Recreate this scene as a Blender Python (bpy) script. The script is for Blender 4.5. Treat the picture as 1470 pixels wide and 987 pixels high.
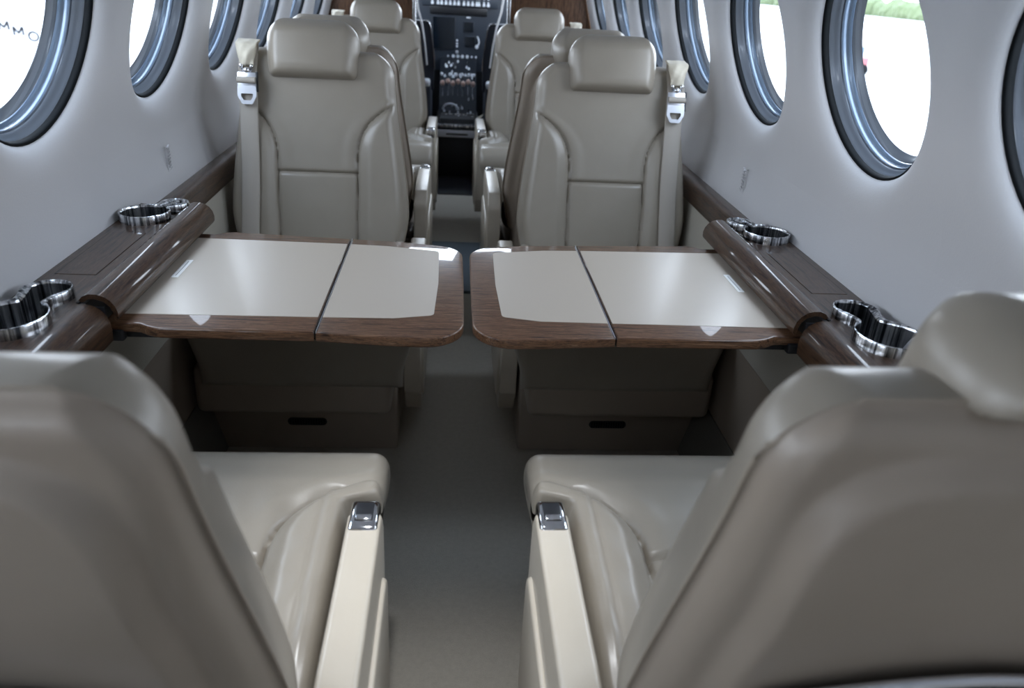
import bpy, bmesh, math, random
from mathutils import Vector, Matrix
pi = math.pi; sin = math.sin; cos = math.cos
scene = bpy.context.scene
for o in list(bpy.data.objects): bpy.data.objects.remove(o)

# ---------------------------------------------------------------- camera
def camera():
    F_PX, PITCH, YAW, ROLL = 1090.4, 0.4500, 0.0909, 0.0594
    F = Vector((sin(YAW)*cos(PITCH), cos(YAW)*cos(PITCH), -sin(PITCH)))
    R = Vector((cos(YAW), -sin(YAW), 0)); U = R.cross(F)
    R2 = cos(ROLL)*R + sin(ROLL)*U; U2 = -sin(ROLL)*R + cos(ROLL)*U
    cd = bpy.data.cameras.new('camera'); co = bpy.data.objects.new('camera', cd)
    scene.collection.objects.link(co)
    m = Matrix.Identity(4)
    for i in range(3):
        m[i][0] = R2[i]; m[i][1] = U2[i]; m[i][2] = -F[i]
    m.translation = Vector((-0.0283, 0, 1.15)); co.matrix_world = m
    cd.sensor_width = 36; cd.lens = F_PX*36/1470; cd.clip_start = 0.02; cd.clip_end = 500
    cd.dof.use_dof = True; cd.dof.focus_distance = 1.45; cd.dof.aperture_fstop = 4.5
    scene.camera = co
camera()

# ---------------------------------------------------------------- world, exposure
EXPOSURE = -0.25
w = bpy.data.worlds.new('overcast_sky'); scene.world = w; w.use_nodes = True
nt = w.node_tree; nt.nodes.clear()
wo = nt.nodes.new('ShaderNodeOutputWorld'); bg = nt.nodes.new('ShaderNodeBackground')
tc = nt.nodes.new('ShaderNodeTexCoord'); sp = nt.nodes.new('ShaderNodeSeparateXYZ')
rp = nt.nodes.new('ShaderNodeValToRGB')
rp.color_ramp.elements[0].position = 0.0; rp.color_ramp.elements[0].color = (0.88, 0.93, 1.0, 1)
rp.color_ramp.elements[1].position = 0.8; rp.color_ramp.elements[1].color = (0.72, 0.84, 1.0, 1)
nt.links.new(tc.outputs['Generated'], sp.inputs[0]); nt.links.new(sp.outputs['Z'], rp.inputs[0])
nt.links.new(rp.outputs[0], bg.inputs['Color']); bg.inputs['Strength'].default_value = 11.5
nt.links.new(bg.outputs[0], wo.inputs[0])
vs = scene.view_settings
scene.display_settings.display_device = 'sRGB'
vs.view_transform = 'Standard'; vs.look = 'None'; vs.gamma = 1.0; vs.use_curve_mapping = False
vs.exposure = EXPOSURE
scene.cycles.use_denoising = True
scene.cycles.max_bounces = 12; scene.cycles.diffuse_bounces = 6; scene.cycles.transparent_max_bounces = 16
scene.cycles.sample_clamp_indirect = 6.0
scene.cycles.caustics_reflective = False; scene.cycles.caustics_refractive = False

# ---------------------------------------------------------------- materials
def lin(r, g, b):
    f = lambda c: (c/255/12.92) if c/255 <= 0.04045 else ((c/255+0.055)/1.055)**2.4
    return (f(r), f(g), f(b), 1)
def mat(name, color, rough=0.5, metal=0.0, coat=0.0, coat_rough=0.03, spec=0.5, emit=None, strength=0):
    m = bpy.data.materials.new(name); m.use_nodes = True
    b = m.node_tree.nodes['Principled BSDF']
    b.inputs['Base Color'].default_value = color; b.inputs['Roughness'].default_value = rough
    b.inputs['Metallic'].default_value = metal; b.inputs['Coat Weight'].default_value = coat
    b.inputs['Coat Roughness'].default_value = coat_rough
    b.inputs['Specular IOR Level'].default_value = spec
    if emit: b.inputs['Emission Color'].default_value = emit; b.inputs['Emission Strength'].default_value = strength
    return m
def noise_tex(m, scale, detail=4, rough=0.55, stretch=(1, 1, 1), coord='Object'):
    n = m.node_tree; t = n.nodes.new('ShaderNodeTexCoord'); mp = n.nodes.new('ShaderNodeMapping')
    mp.inputs['Scale'].default_value = stretch
    x = n.nodes.new('ShaderNodeTexNoise'); x.inputs['Scale'].default_value = scale
    x.inputs['Detail'].default_value = detail; x.inputs['Roughness'].default_value = rough
    n.links.new(t.outputs[coord], mp.inputs[0]); n.links.new(mp.outputs[0], x.inputs['Vector'])
    return x
def bump(m, tex, strength, dist, out=0):
    n = m.node_tree; b = n.nodes.new('ShaderNodeBump'); b.inputs['Strength'].default_value = strength
    b.inputs['Distance'].default_value = dist
    n.links.new(tex.outputs[out], b.inputs['Height'])
    p = n.nodes['Principled BSDF']
    prev = [l for l in n.links if l.to_socket == p.inputs['Normal']]
    if prev: n.links.new(prev[0].from_socket, b.inputs['Normal'])
    n.links.new(b.outputs[0], p.inputs['Normal']); return b
def colour_var(m, tex, stops, out=0):
    n = m.node_tree; r = n.nodes.new('ShaderNodeValToRGB')
    el = r.color_ramp.elements
    while len(el) < len(stops): el.new(0.5)
    for e, (p, c) in zip(el, stops): e.position = p; e.color = c
    n.links.new(tex.outputs[out], r.inputs[0]); n.links.new(r.outputs[0], n.nodes['Principled BSDF'].inputs['Base Color'])

def leather(name, c1, c2, rough=0.38):
    m = mat(name, c1, rough, coat=0.22, coat_rough=0.24)
    t = noise_tex(m, 6, 3); colour_var(m, t, [(0.35, c1), (0.7, c2)])
    n = m.node_tree; v = n.nodes.new('ShaderNodeTexVoronoi'); v.inputs['Scale'].default_value = 420
    tcn = n.nodes.new('ShaderNodeTexCoord'); n.links.new(tcn.outputs['Object'], v.inputs['Vector'])
    bump(m, v, 0.12, 0.0006)
    t2 = noise_tex(m, 22, 3, 0.5, (1, 1, 1)); bump(m, t2, 0.10, 0.006)
    return m
LEATHER = leather('beige_leather', (0.272, 0.240, 0.197, 1), (0.300, 0.266, 0.219, 1))
LEATHER_ARM = leather('cream_leather', (0.50, 0.445, 0.365, 1), (0.53, 0.475, 0.395, 1), 0.30)
SHELL = leather('taupe_shell_leather', (0.30, 0.250, 0.202, 1), (0.325, 0.27, 0.22, 1), 0.42)
PIPING = mat('piping', (0.33, 0.28, 0.225, 1), 0.45)
BELT = mat('belt_webbing', (0.40, 0.365, 0.32, 1), 0.7)
_t = noise_tex(BELT, 60, 2, 0.5, (18, 1, 2)); bump(BELT, _t, 0.3, 0.0008)
CLOTH = mat('ivory_cloth', (0.68, 0.63, 0.52, 1), 0.75)
_t = noise_tex(CLOTH, 45, 2, 0.5, (1, 1, 2)); bump(CLOTH, _t, 0.6, 0.003)
INLAY = mat('table_leather', (0.52, 0.452, 0.375, 1), 0.32, coat=0.12, coat_rough=0.15)
_t = noise_tex(INLAY, 500, 2); bump(INLAY, _t, 0.05, 0.0004)
def walnut(name, stretch, k=1.0, coat=1.0, gloss=0.035):
    m = mat(name, (0.1, 0.05, 0.03, 1), 0.40, coat=coat, coat_rough=gloss, spec=0.2)
    m.node_tree.nodes['Principled BSDF'].inputs['Coat IOR'].default_value = 1.32
    t = noise_tex(m, 12, 8, 0.66, stretch)
    t.inputs['Distortion'].default_value = 0.35
    c = lambda r, g, b: (r*k, g*k, b*k, 1)
    colour_var(m, t, [(0.36, c(.022, .010, .006)), (0.44, c(.075, .036, .019)), (0.51, c(.150, .077, .040)), (0.56, c(.050, .024, .013)), (0.63, c(.180, .100, .056))])
    return m
WOOD_Y = walnut('walnut_gloss_lengthwise', (14, 0.8, 14), 0.46)
WOOD_X = walnut('walnut_gloss_crosswise', (0.9, 15, 15), 1.2)
WOOD_WALL = walnut('walnut_partition', (14, 14, 0.8), 0.75, 0.3, 0.25)
WALL = mat('cabin_liner', (0.60, 0.60, 0.618, 1), 0.62)
_t = noise_tex(WALL, 330, 3, 0.6); bump(WALL, _t, 0.25, 0.0012)
SIDEWALL = mat('woven_sidewall', (0.40, 0.375, 0.32, 1), 0.85)
_t = noise_tex(SIDEWALL, 260, 2, 0.5, (1, 1, 1.6)); bump(SIDEWALL, _t, 0.6, 0.0012)
DARKSIDE = mat('lower_sidewall_carpet', (0.15, 0.14, 0.12, 1), 0.95)
CARPET = mat('carpet_pile', (0.25, 0.23, 0.20, 1), 0.97, spec=0.1)
_t = noise_tex(CARPET, 70, 8, 0.85); colour_var(CARPET, _t, [(0.3, (.45, .415, .355, 1)), (0.7, (.56, .52, .45, 1))])
_t = noise_tex(CARPET, 420, 3, 0.8); bump(CARPET, _t, 1.0, 0.004)
SPAR = mat('spar_carpet', (0.10, 0.125, 0.145, 1), 0.9)
CHROME = mat('polished_chrome', (0.78, 0.78, 0.80, 1), 0.09, 1.0)
def brushed():
    m = mat('brushed_steel_painted_glints', (0.55, 0.56, 0.58, 1), 0.22, 1.0)
    return m
STEEL = brushed()
CUPDARK = mat('cup_steel_painted_glints', (0.62, 0.63, 0.66, 1), 0.24, 1.0)
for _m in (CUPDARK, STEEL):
    _t = noise_tex(_m, 9, 3, 0.6, (16, 16, 0.4)); colour_var(_m, _t, [(0.38, (.06, .065, .075, 1)), (0.50, (.40, .41, .43, 1)), (0.60, (.95, .96, .98, 1))])  # light and dark streaks in the colour stand for reflections and rim ribs
BUCKLE = mat('buckle_aluminium', (0.75, 0.77, 0.82, 1), 0.3, 0.9)
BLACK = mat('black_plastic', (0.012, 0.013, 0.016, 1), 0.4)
RUBBER = mat('black_rubber_seal', (0.004, 0.005, 0.006, 1), 0.6, spec=0.08)
RING1 = mat('window_ring_grey', (0.15, 0.17, 0.20, 1), 0.28, 0.35, coat=0.5, coat_rough=0.08)
RING2 = mat('window_ring_blue', (0.13, 0.18, 0.25, 1), 0.22, 0.45, coat=0.6, coat_rough=0.06)
RING3 = mat('window_ring_dark', (0.06, 0.075, 0.10, 1), 0.25, 0.2, coat=0.5)
SCREEN = mat('dark_display', (0.004, 0.008, 0.014, 1), 0.12)
PANEL = mat('instrument_grey', (0.030, 0.039, 0.054, 1), 0.5)
CONSOLE = mat('console_black', (0.013, 0.016, 0.022, 1), 0.35)
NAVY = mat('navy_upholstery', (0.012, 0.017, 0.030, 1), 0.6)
KNOBW = mat('white_knob', (0.82, 0.86, 0.92, 1), 0.35)
LEVER = mat('tan_lever_knob', (0.70, 0.48, 0.40, 1), 0.35)
WHITE = mat('white_paint', (0.75, 0.76, 0.78, 1), 0.35)
PAPER = mat('paper', (0.72, 0.68, 0.56, 1), 0.7)
LABELW = mat('white_label', (0.90, 0.90, 0.88, 1), 0.6)
LABELG = mat('grey_print', (0.30, 0.30, 0.30, 1), 0.6)
GROOVE = mat('shadow_gap', (0.010, 0.008, 0.007, 1), 0.8)
CONCRETE = mat('concrete_apron', (0.55, 0.55, 0.54, 1), 0.9)
_t = noise_tex(CONCRETE, 0.7, 5); colour_var(CONCRETE, _t, [(0.3, (.48, .49, .5, 1)), (0.7, (.60, .60, .59, 1))])
HEDGE = mat('hedge_leaves', (0.10, 0.13, 0.06, 1), 0.8)
RED = mat('red_paint', (0.30, 0.08, 0.09, 1), 0.5)
BLUEP = mat('blue_paint', (0.06, 0.09, 0.14, 1), 0.5)
LETTER = mat('grey_lettering', (0.015, 0.015, 0.018, 1), 0.8, spec=0.05)
LIGHTSTRIP = mat('led_diffuser', (0.9, 0.9, 0.9, 1), 0.5, emit=(1.0, 0.97, 0.93, 1), strength=5.0)
def glass(name, tint=(0.97, 0.985, 1.0, 1)):
    m = bpy.data.materials.new(name); m.use_nodes = True; n = m.node_tree; n.nodes.clear()
    o = n.nodes.new('ShaderNodeOutputMaterial'); mx = n.nodes.new('ShaderNodeMixShader')
    tr = n.nodes.new('ShaderNodeBsdfTransparent'); gl = n.nodes.new('ShaderNodeBsdfGlossy')
    lw = n.nodes.new('ShaderNodeLayerWeight'); lw.inputs['Blend'].default_value = 0.5
    pw = n.nodes.new('ShaderNodeMath'); pw.operation = 'POWER'; pw.inputs[1].default_value = 5.0
    fr = n.nodes.new('ShaderNodeMath'); fr.operation = 'MULTIPLY_ADD'; fr.inputs[1].default_value = 0.94; fr.inputs[2].default_value = 0.05
    n.links.new(lw.outputs['Facing'], pw.inputs[0]); n.links.new(pw.outputs[0], fr.inputs[0])
    tr.inputs['Color'].default_value = tint; gl.inputs['Roughness'].default_value = 0.02
    n.links.new(fr.outputs[0], mx.inputs[0]); n.links.new(tr.outputs[0], mx.inputs[1]); n.links.new(gl.outputs[0], mx.inputs[2])
    n.links.new(mx.outputs[0], o.inputs[0]); return m
GLASS = glass('acrylic_pane')

# ---------------------------------------------------------------- helpers
COL = scene.collection
def link(name, me, m=None, parent=None, loc=None, smooth=True):
    o = bpy.data.objects.new(name, me); COL.objects.link(o)
    if m is not None and not me.materials: me.materials.append(m)
    if smooth:
        me.polygons.foreach_set('use_smooth', [True]*len(me.polygons))
    if parent: o.parent = parent
    if loc: o.location = loc
    return o
def pyd(name, v, f, m, parent=None, smooth=True, loc=None, recalc=True, uvs=None):
    me = bpy.data.meshes.new(name); me.from_pydata([tuple(x) for x in v], [], f)
    if recalc:
        bm = bmesh.new(); bm.from_mesh(me); bmesh.ops.recalc_face_normals(bm, faces=bm.faces); bm.to_mesh(me); bm.free()
    me.update()
    return link(name, me, m, parent, loc, smooth)
def frombm(name, bm, m, parent=None, smooth=True, loc=None, sharp=35):
    bmesh.ops.recalc_face_normals(bm, faces=bm.faces)
    for f in bm.faces: f.smooth = smooth
    if smooth:
        for e in bm.edges:
            if len(e.link_faces) == 2 and e.calc_face_angle(0) > math.radians(sharp): e.smooth = False
    me = bpy.data.meshes.new(name); bm.to_mesh(me); bm.free()
    return link(name, me, m, parent, loc, False)
def add_box(bm, x0, x1, y0, y1, z0, z1, bev=0, seg=2, rot=None):
    r = bmesh.ops.create_cube(bm, size=1)
    vs_ = r['verts']
    for v in vs_:
        v.co = Vector(((x0+x1)/2+v.co.x*(x1-x0), (y0+y1)/2+v.co.y*(y1-y0), (z0+z1)/2+v.co.z*(z1-z0)))
    if rot is not None:
        c = Vector(((x0+x1)/2, (y0+y1)/2, (z0+z1)/2))
        for v in vs_: v.co = rot @ (v.co-c) + c
    if bev:
        es = {e for v in vs_ for e in v.link_edges}
        bmesh.ops.bevel(bm, geom=list(es), offset=bev, segments=seg, profile=0.5, affect='EDGES')
def box(name, x0, x1, y0, y1, z0, z1, m, parent=None, bev=0, seg=2, rot=None):
    bm = bmesh.new(); add_box(bm, min(x0, x1), max(x0, x1), y0, y1, z0, z1, bev, seg, rot)
    return frombm(name, bm, m, parent)
def add_tube(bm, pts, r, n=10, closed=False):
    pts = [Vector(p) for p in pts]; rings = []
    for i, p in enumerate(pts):
        if closed: d = pts[(i+1) % len(pts)]-pts[i-1]
        else: d = pts[min(i+1, len(pts)-1)]-pts[max(i-1, 0)]
        d.normalize(); a = Vector((0, 0, 1)) if abs(d.z) < 0.9 else Vector((1, 0, 0))
        u = d.cross(a).normalized(); v = d.cross(u)
        rings.append([bm.verts.new(p+r*(cos(2*pi*k/n)*u+sin(2*pi*k/n)*v)) for k in range(n)])
    N = len(rings)
    for i in range(N if closed else N-1):
        A, B = rings[i], rings[(i+1) % N]
        for k in range(n): bm.faces.new((A[k], A[(k+1) % n], B[(k+1) % n], B[k]))
    if not closed:
        bm.faces.new(rings[0]); bm.faces.new(rings[-1])
def tube(name, pts, r, m, parent=None, n=10, closed=False):
    bm = bmesh.new(); add_tube(bm, pts, r, n, closed); return frombm(name, bm, m, parent)
def add_prism(bm, outline, z0, z1, bev=0, seg=3):
    vs_ = [bm.verts.new((x, y, z1)) for x, y in outline]
    f = bm.faces.new(vs_)
    r = bmesh.ops.extrude_face_region(bm, geom=[f])
    top = [e for e in r['geom'] if isinstance(e, bmesh.types.BMVert)]
    for v in top: v.co.z = z0
    bm.normal_update()
    if bev:
        es = [e for e in bm.edges if e.is_valid and all(v in vs_ for v in e.verts) or all(v in top for v in e.verts)]
        es = [e for e in es if len(e.link_faces) == 2 and e.calc_face_angle(0) > 1.0]
        bmesh.ops.bevel(bm, geom=es, offset=bev, segments=seg, profile=0.5, affect='EDGES', clamp_overlap=True)
def prism(name, outline, z0, z1, m, parent=None, bev=0, seg=3):
    bm = bmesh.new(); add_prism(bm, outline, z0, z1, bev, seg); return frombm(name, bm, m, parent)
def rounded(pts, radii, n=7):
    out = []
    N = len(pts)
    for i in range(N):
        p = Vector(pts[i]); a = (Vector(pts[i-1])-p); b = (Vector(pts[(i+1) % N])-p); r = radii[i] if isinstance(radii, (list, tuple)) else radii
        if r <= 0: out.append(tuple(p)); continue
        a.normalize(); b.normalize(); half = a.angle(b)/2; t = r/math.tan(half)
        c = p+(a+b).normalized()*(r/sin(half)); s = p+a*t; e = p+b*t
        a0 = math.atan2(s.y-c.y, s.x-c.x); a1 = math.atan2(e.y-c.y, e.x-c.x)
        d = (a1-a0+pi) % (2*pi)-pi
        for k in range(n+1): out.append((c.x+r*cos(a0+d*k/n), c.y+r*sin(a0+d*k/n)))
    return out
def rrect(x0, x1, y0, y1, r, n=6): return rounded([(x0, y0), (x1, y0), (x1, y1), (x0, y1)], r, n)
def sweep_y(name, section, y0, y1, m, parent=None, caps=True, ny=2):
    """closed XZ section extruded along Y"""
    bm = bmesh.new(); rings = []
    for i in range(ny):
        y = y0+(y1-y0)*i/(ny-1); rings.append([bm.verts.new((x, y, z)) for x, z in section])
    n = len(section)
    for i in range(ny-1):
        for k in range(n): bm.faces.new((rings[i][k], rings[i][(k+1) % n], rings[i+1][(k+1) % n], rings[i+1][k]))
    if caps: bm.faces.new(rings[0]); bm.faces.new(rings[-1])
    return frombm(name, bm, m, parent)
def thing(name, label, cat, loc=(0, 0, 0), rotz=0, group=None):
    o = bpy.data.objects.new(name, None); COL.objects.link(o); o.location = loc; o.rotation_euler = (0, 0, rotz)
    o.empty_display_size = 0.1
    o['label'] = label; o['category'] = cat
    if group: o['group'] = group
    return o
def tag(o, label, cat, group=None):
    o['label'] = label; o['category'] = cat
    if group: o['group'] = group
    return o
def struct(o, label=None):
    o['kind'] = 'structure'
    if label: o['label'] = label
    return o
def shift_mesh(o, dx, dy, dz):
    o.data.transform(Matrix.Translation((dx, dy, dz)))
def lerp(a, b, t): return a+(b-a)*t
def sm(t): t = max(0, min(1, t)); return t*t*(3-2*t)

# ---------------------------------------------------------------- cabin shell
ZC = 1.037; XW = 0.645; TILT = 0.28; RW = 0.185; PITCH_W = 0.5365; Y0W = 1.316
def phi(s):
    if s > 0.19: return min(pi/2, TILT+(s-0.19)*2.6)
    if s < -0.19:
        f = TILT-4*(-0.19-s)
        f = max(f, -0.30)
        if s < -0.345: f = -0.30+sm((-0.345-s)/0.08)*0.26
        return f
    return TILT
STEP = 0.005; SEC = {}
def build_sec():
    x, z, s = XW, ZC, 0.0; SEC[0] = (x, z, phi(0)); i = 0
    while s < 0.95:
        p = phi(s+STEP/2); x -= sin(p)*STEP; z += cos(p)*STEP; s += STEP; i += 1; SEC[i] = (x, z, phi(s))
    x, z, s, i = XW, ZC, 0.0, 0
    while z > -0.03:
        p = phi(s-STEP/2); x += sin(p)*STEP; z -= cos(p)*STEP; s -= STEP; i -= 1; SEC[i] = (x, z, phi(s))
build_sec(); SMIN = min(SEC)*STEP
def secpt(s, depth=0.0):
    t = s/STEP; i = math.floor(t); f = t-i
    a = SEC[max(min(SEC), min(i, max(SEC)))]; b = SEC[max(min(SEC), min(i+1, max(SEC)))]
    x, z, p = (lerp(a[k], b[k], f) for k in range(3))
    return max(x, 0)+depth*cos(p), z+depth*sin(p)
def wall_x(z):
    best = min((abs(v[1]-z), v[0]) for k, v in SEC.items() if k < 60); return best[1]
KS = list(range(-3, 6))
KR = list(range(-1, 6))
YA = Y0W-3.5*PITCH_W; YB = Y0W+5.5*PITCH_W
LIP = [(.252, 0), (.240, .0008), (.228, .0030), (.2165, .0070), (.207, .0125), (.1995, .0185), (.195, .0245), (.192, .030), (.1915, .034)]
def build_wall(side, name):
    V, F = [], []
    def vert(y, s, d=0.0):
        x, z = secpt(s, d); V.append((side*x, y, z)); return len(V)-1
    H = PITCH_W/2; NA = 64
    for k in (KS if side < 0 else KR):
        yc = Y0W+k*PITCH_W; rings = []
        for j in range(7):       # from the square cell border inwards to the circle
            t = j/6; ring = []
            for a in range(NA):
                th = 2*pi*(a+0.0)/NA; c, s_ = cos(th), sin(th); q = H/max(abs(c), abs(s_))
                r = lerp(q, LIP[0][0], t); ring.append(vert(yc+r*c, r*s_))
            rings.append(ring)
        for r, d in LIP[1:]:
            rings.append([vert(yc+r*cos(2*pi*a/NA), r*sin(2*pi*a/NA), d) for a in range(NA)])
        for A, B in zip(rings, rings[1:]):
            for a in range(NA): F.append((A[a], A[(a+1) % NA], B[(a+1) % NA], B[a]))
    # strips below and above the window row, the aft panel and the forward panel
    def strip(ya, yb, sa, sb, ny, ns):
        g = [[vert(lerp(ya, yb, i/ny), lerp(sa, sb, j/ns)) for j in range(ns+1)] for i in range(ny+1)]
        for i in range(ny):
            for j in range(ns): F.append((g[i][j], g[i+1][j], g[i+1][j+1], g[i][j+1]))
    strip(YA, YB, SMIN, -H, 72, 40); strip(YA, YB, H, 0.5, 72, 12)
    if side > 0: strip(-2.0, YA, SMIN, 0.5, 6, 90); strip(YA, Y0W-1.5*PITCH_W, -H, H, 10, 40)
    else:       # open entry doorway in the aft left wall
        strip(-2.0, -1.65, SMIN, 0.5, 3, 90); strip(-1.15, YA, SMIN, 0.5, 4, 90)
        strip(-1.65, -1.15, .30, .5, 6, 12); strip(YB, 4.6, SMIN, 0.5, 6, 90)
    o = pyd(name, V, F, WALL); return struct(o, 'pale grey curved cabin liner with round windows, %s side' % ('right' if side > 0 else 'left'))
wl = build_wall(-1, 'wall_left'); wr = build_wall(1, 'wall_right')
def ceiling():
    V, F = [], []; ns = 24; pts = []
    for j in range(ns+1):
        x, z = secpt(lerp(0.5, 0.93, j/ns)); pts.append((x, z))
    full = [(x, z) for x, z in pts]+[(-x, z) for x, z in reversed(pts)]
    for y in (-2.0, 4.6):
        for x, z in full: V.append((x, y, z))
    n = len(full)
    for i in range(n-1): F.append((i, i+1, n+i+1, n+i))
    return struct(pyd('ceiling', V, F, WALL))
ceiling()
fl = box('floor', -0.72, 0.72, -2.0, 6.2, -0.03, 0.0, CARPET); struct(fl, 'grey beige carpeted cabin floor and aisle')
sp_ = prism('spar_cover', rrect(-0.60, 0.60, 2.82, 3.44, 0.01), 0.0, 0.012, SPAR, fl, 0.004)
sp_['label'] = 'dark slate floor cover strip across the aisle'
bk = box('wall_back', -0.75, 0.75, -2.03, -2.0, -0.03, 1.55, WALL); struct(bk)

# ---- round windows
def ring_surface(profile, n=64):
    """profile: list of (radius, depth) revolved about the window axis; axis = local +X, window plane = YZ"""
    V, F = [], []
    for r, d in profile:
        for a in range(n): V.append((d, r*cos(2*pi*a/n), r*sin(2*pi*a/n)))
    for i in range(len(profile)-1):
        for a in range(n): F.append((i*n+a, i*n+(a+1) % n, (i+1)*n+(a+1) % n, (i+1)*n+a))
    return V, F
def disc(r, d, n=64):
    V = [(d, r*cos(2*pi*a/n), r*sin(2*pi*a/n)) for a in range(n)]
    return V, [tuple(range(n))]
def mk(name, vf):
    me = bpy.data.meshes.new(name); me.from_pydata(vf[0], [], vf[1]); 
    bm = bmesh.new(); bm.from_mesh(me); bmesh.ops.recalc_face_normals(bm, faces=bm.faces); bm.to_mesh(me); bm.free()
    me.polygons.foreach_set('use_smooth', [True]*len(me.polygons)); return me
D_ = -.006
WM = {
 'frame': (mk('frame', ring_surface([(.1925, .046+D_), (.1905, .049+D_), (.1895, .056+D_), (.1870, .058+D_), (.1862, .064+D_)])), RING1),
 'seal': (mk('seal', ring_surface([(.199, .0335+D_), (.1940, .034+D_), (.1930, .037+D_), (.1925, .0465+D_), (.196, .047+D_)])), RUBBER),
 'inner_ring': (mk('inner_ring', ring_surface([(.1862, .064+D_), (.1842, .0655+D_), (.1830, .074+D_), (.1838, .0752+D_), (.1800, .0765+D_), (.1790, .084+D_)])), RING2),
 'outer_ring': (mk('outer_ring', ring_surface([(.1790, .084+D_), (.1765, .0848+D_), (.1757, .088+D_), (.1738, .0892+D_), (.1726, .098+D_), (.170, .0995+D_)])), RING1),
 'gasket': (mk('gasket', ring_surface([(.1846, .0642+D_), (.1832, .0648+D_), (.1830, .0662+D_)])), RING3),
 'inner_pane': (mk('inner_pane', disc(.1838, .0655+D_)), GLASS),
 'outer_pane': (mk('outer_pane', disc(.1724, .0985+D_)), GLASS),
}
for k, (me, m) in WM.items(): me.materials.append(m)
wn = 0
for side in (-1, 1):
    for k in (KS if side < 0 else KR):
        wn += 1
        root = bpy.data.objects.new('window_%d' % wn, WM['frame'][0]); COL.objects.link(root)
        struct(root, 'round porthole window number %d from the back in the %s wall' % (k+4, 'right' if side > 0 else 'left'))
        root.location = (side*XW, Y0W+k*PITCH_W, ZC); root.scale = (1, .979, .979)
        # local +X -> outward normal
        root.rotation_euler = (0, -TILT, 0) if side > 0 else (0, -TILT, pi)
        for nm in ('seal', 'inner_ring', 'outer_ring', 'gasket', 'inner_pane', 'outer_pane'):
            c = bpy.data.objects.new(nm, WM[nm][0]); COL.objects.link(c); c.parent = root
        ld = bpy.data.lights.new('window_portal', 'AREA'); ld.shape = 'DISK'; ld.size = 0.35
        ld.cycles.is_portal = True
        lo = bpy.data.objects.new('window_portal', ld); COL.objects.link(lo)
        n = Vector((side*cos(TILT), 0, sin(TILT)))
        lo.location = Vector(root.location)+n*0.10
        lo.rotation_euler = n.to_track_quat('Z', 'Y').to_euler()   # a portal shines along its local -Z, into the cabin

# raised instruction marks on the wall liner
def wall_mark(side):
    n = 0
    parent = wl if side < 0 else wr
    x0 = wall_x(0.70)
    bm = bmesh.new()
    def bar(dy, dz, ly, lz, rot=0):
        R_ = Matrix.Rotation(rot, 3, 'X')
        add_box(bm, side*x0-0.0022, side*x0+0.0022, 1.84+dy-ly/2, 1.84+dy+ly/2, 0.705+dz-lz/2, 0.705+dz+lz/2, 0, rot=R_)
    bar(-.016, .0, .0015, .095)
    random.seed(3)
    for i in range(9): bar(.002, .045-i*.0075, random.uniform(.012, .020), .0028, 0.35)
    for i in range(2): bar(0.001, -.028-i*.009, .022, .0032, 0.5)
    o = frombm('raised_marking', bm, WALL, parent); o['label'] = 'small raised instruction marks in the liner'
wall_mark(-1); wall_mark(1)

# ---- forward partitions (walnut) between cabin and cockpit
def partition(side):
    out = []
    inner = 0.245
    zs = [i*0.05 for i in range(31)]
    pts = [(side*inner, 0.0)]
    for z in zs:
        if z < 1.49: pts.append((side*(min(v[0] for k, v in SEC.items() if abs(v[1]-z) < 0.006) + 0.02), z))
    pts.append((side*inner, 1.492))
    bm = bmesh.new()
    f = bm.faces.new([bm.verts.new((x, 4.27, z)) for x, z in pts])
    r = bmesh.ops.extrude_face_region(bm, geom=[f])
    for v in r['geom']:
        if isinstance(v, bmesh.types.BMVert): v.co.y = 4.30
    o = frombm('trim_1' if side < 0 else 'trim_2', bm, WOOD_WALL)
    struct(o, 'dark walnut partition panel beside the cockpit opening, %s side' % ('right' if side > 0 else 'left'))
    e = box('edge_strip', side*(inner-.012), side*(inner+.006), 4.262, 4.308, 0.0, 1.49, STEEL, o, 0.003)
    e['label'] = 'brushed metal edging'
partition(-1); partition(1)

# ---------------------------------------------------------------- lower side walls, ledges, rails
def lower_side(side, nm):
    s = side
    # woven upper sidewall panel and a dark kick panel, with a slanted border seam
    sec = [(s*.660, .640), (s*.646, .60), (s*.640, .50), (s*.636, .405), (s*.655, .405), (s*.672, .640)]
    o = sweep_y(nm, sec, -1.0, 4.26, SIDEWALL)
    struct(o, 'beige woven lower side wall panel under the ledge')
    k = sweep_y('smooth_panel', [(s*.638, .402), (s*.640, .28), (s*.642, .17), (s*.655, .17), (s*.66, .402)], -.80, 4.26, SHELL, o)
    k = sweep_y('kick_panel', [(s*.640, .168), (s*.600, 0.002), (s*.66, 0.002), (s*.66, .168)], -.80, 4.26, DARKSIDE, o)
lower_side(-1, 'trim_3'); lower_side(1, 'trim_4')

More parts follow.
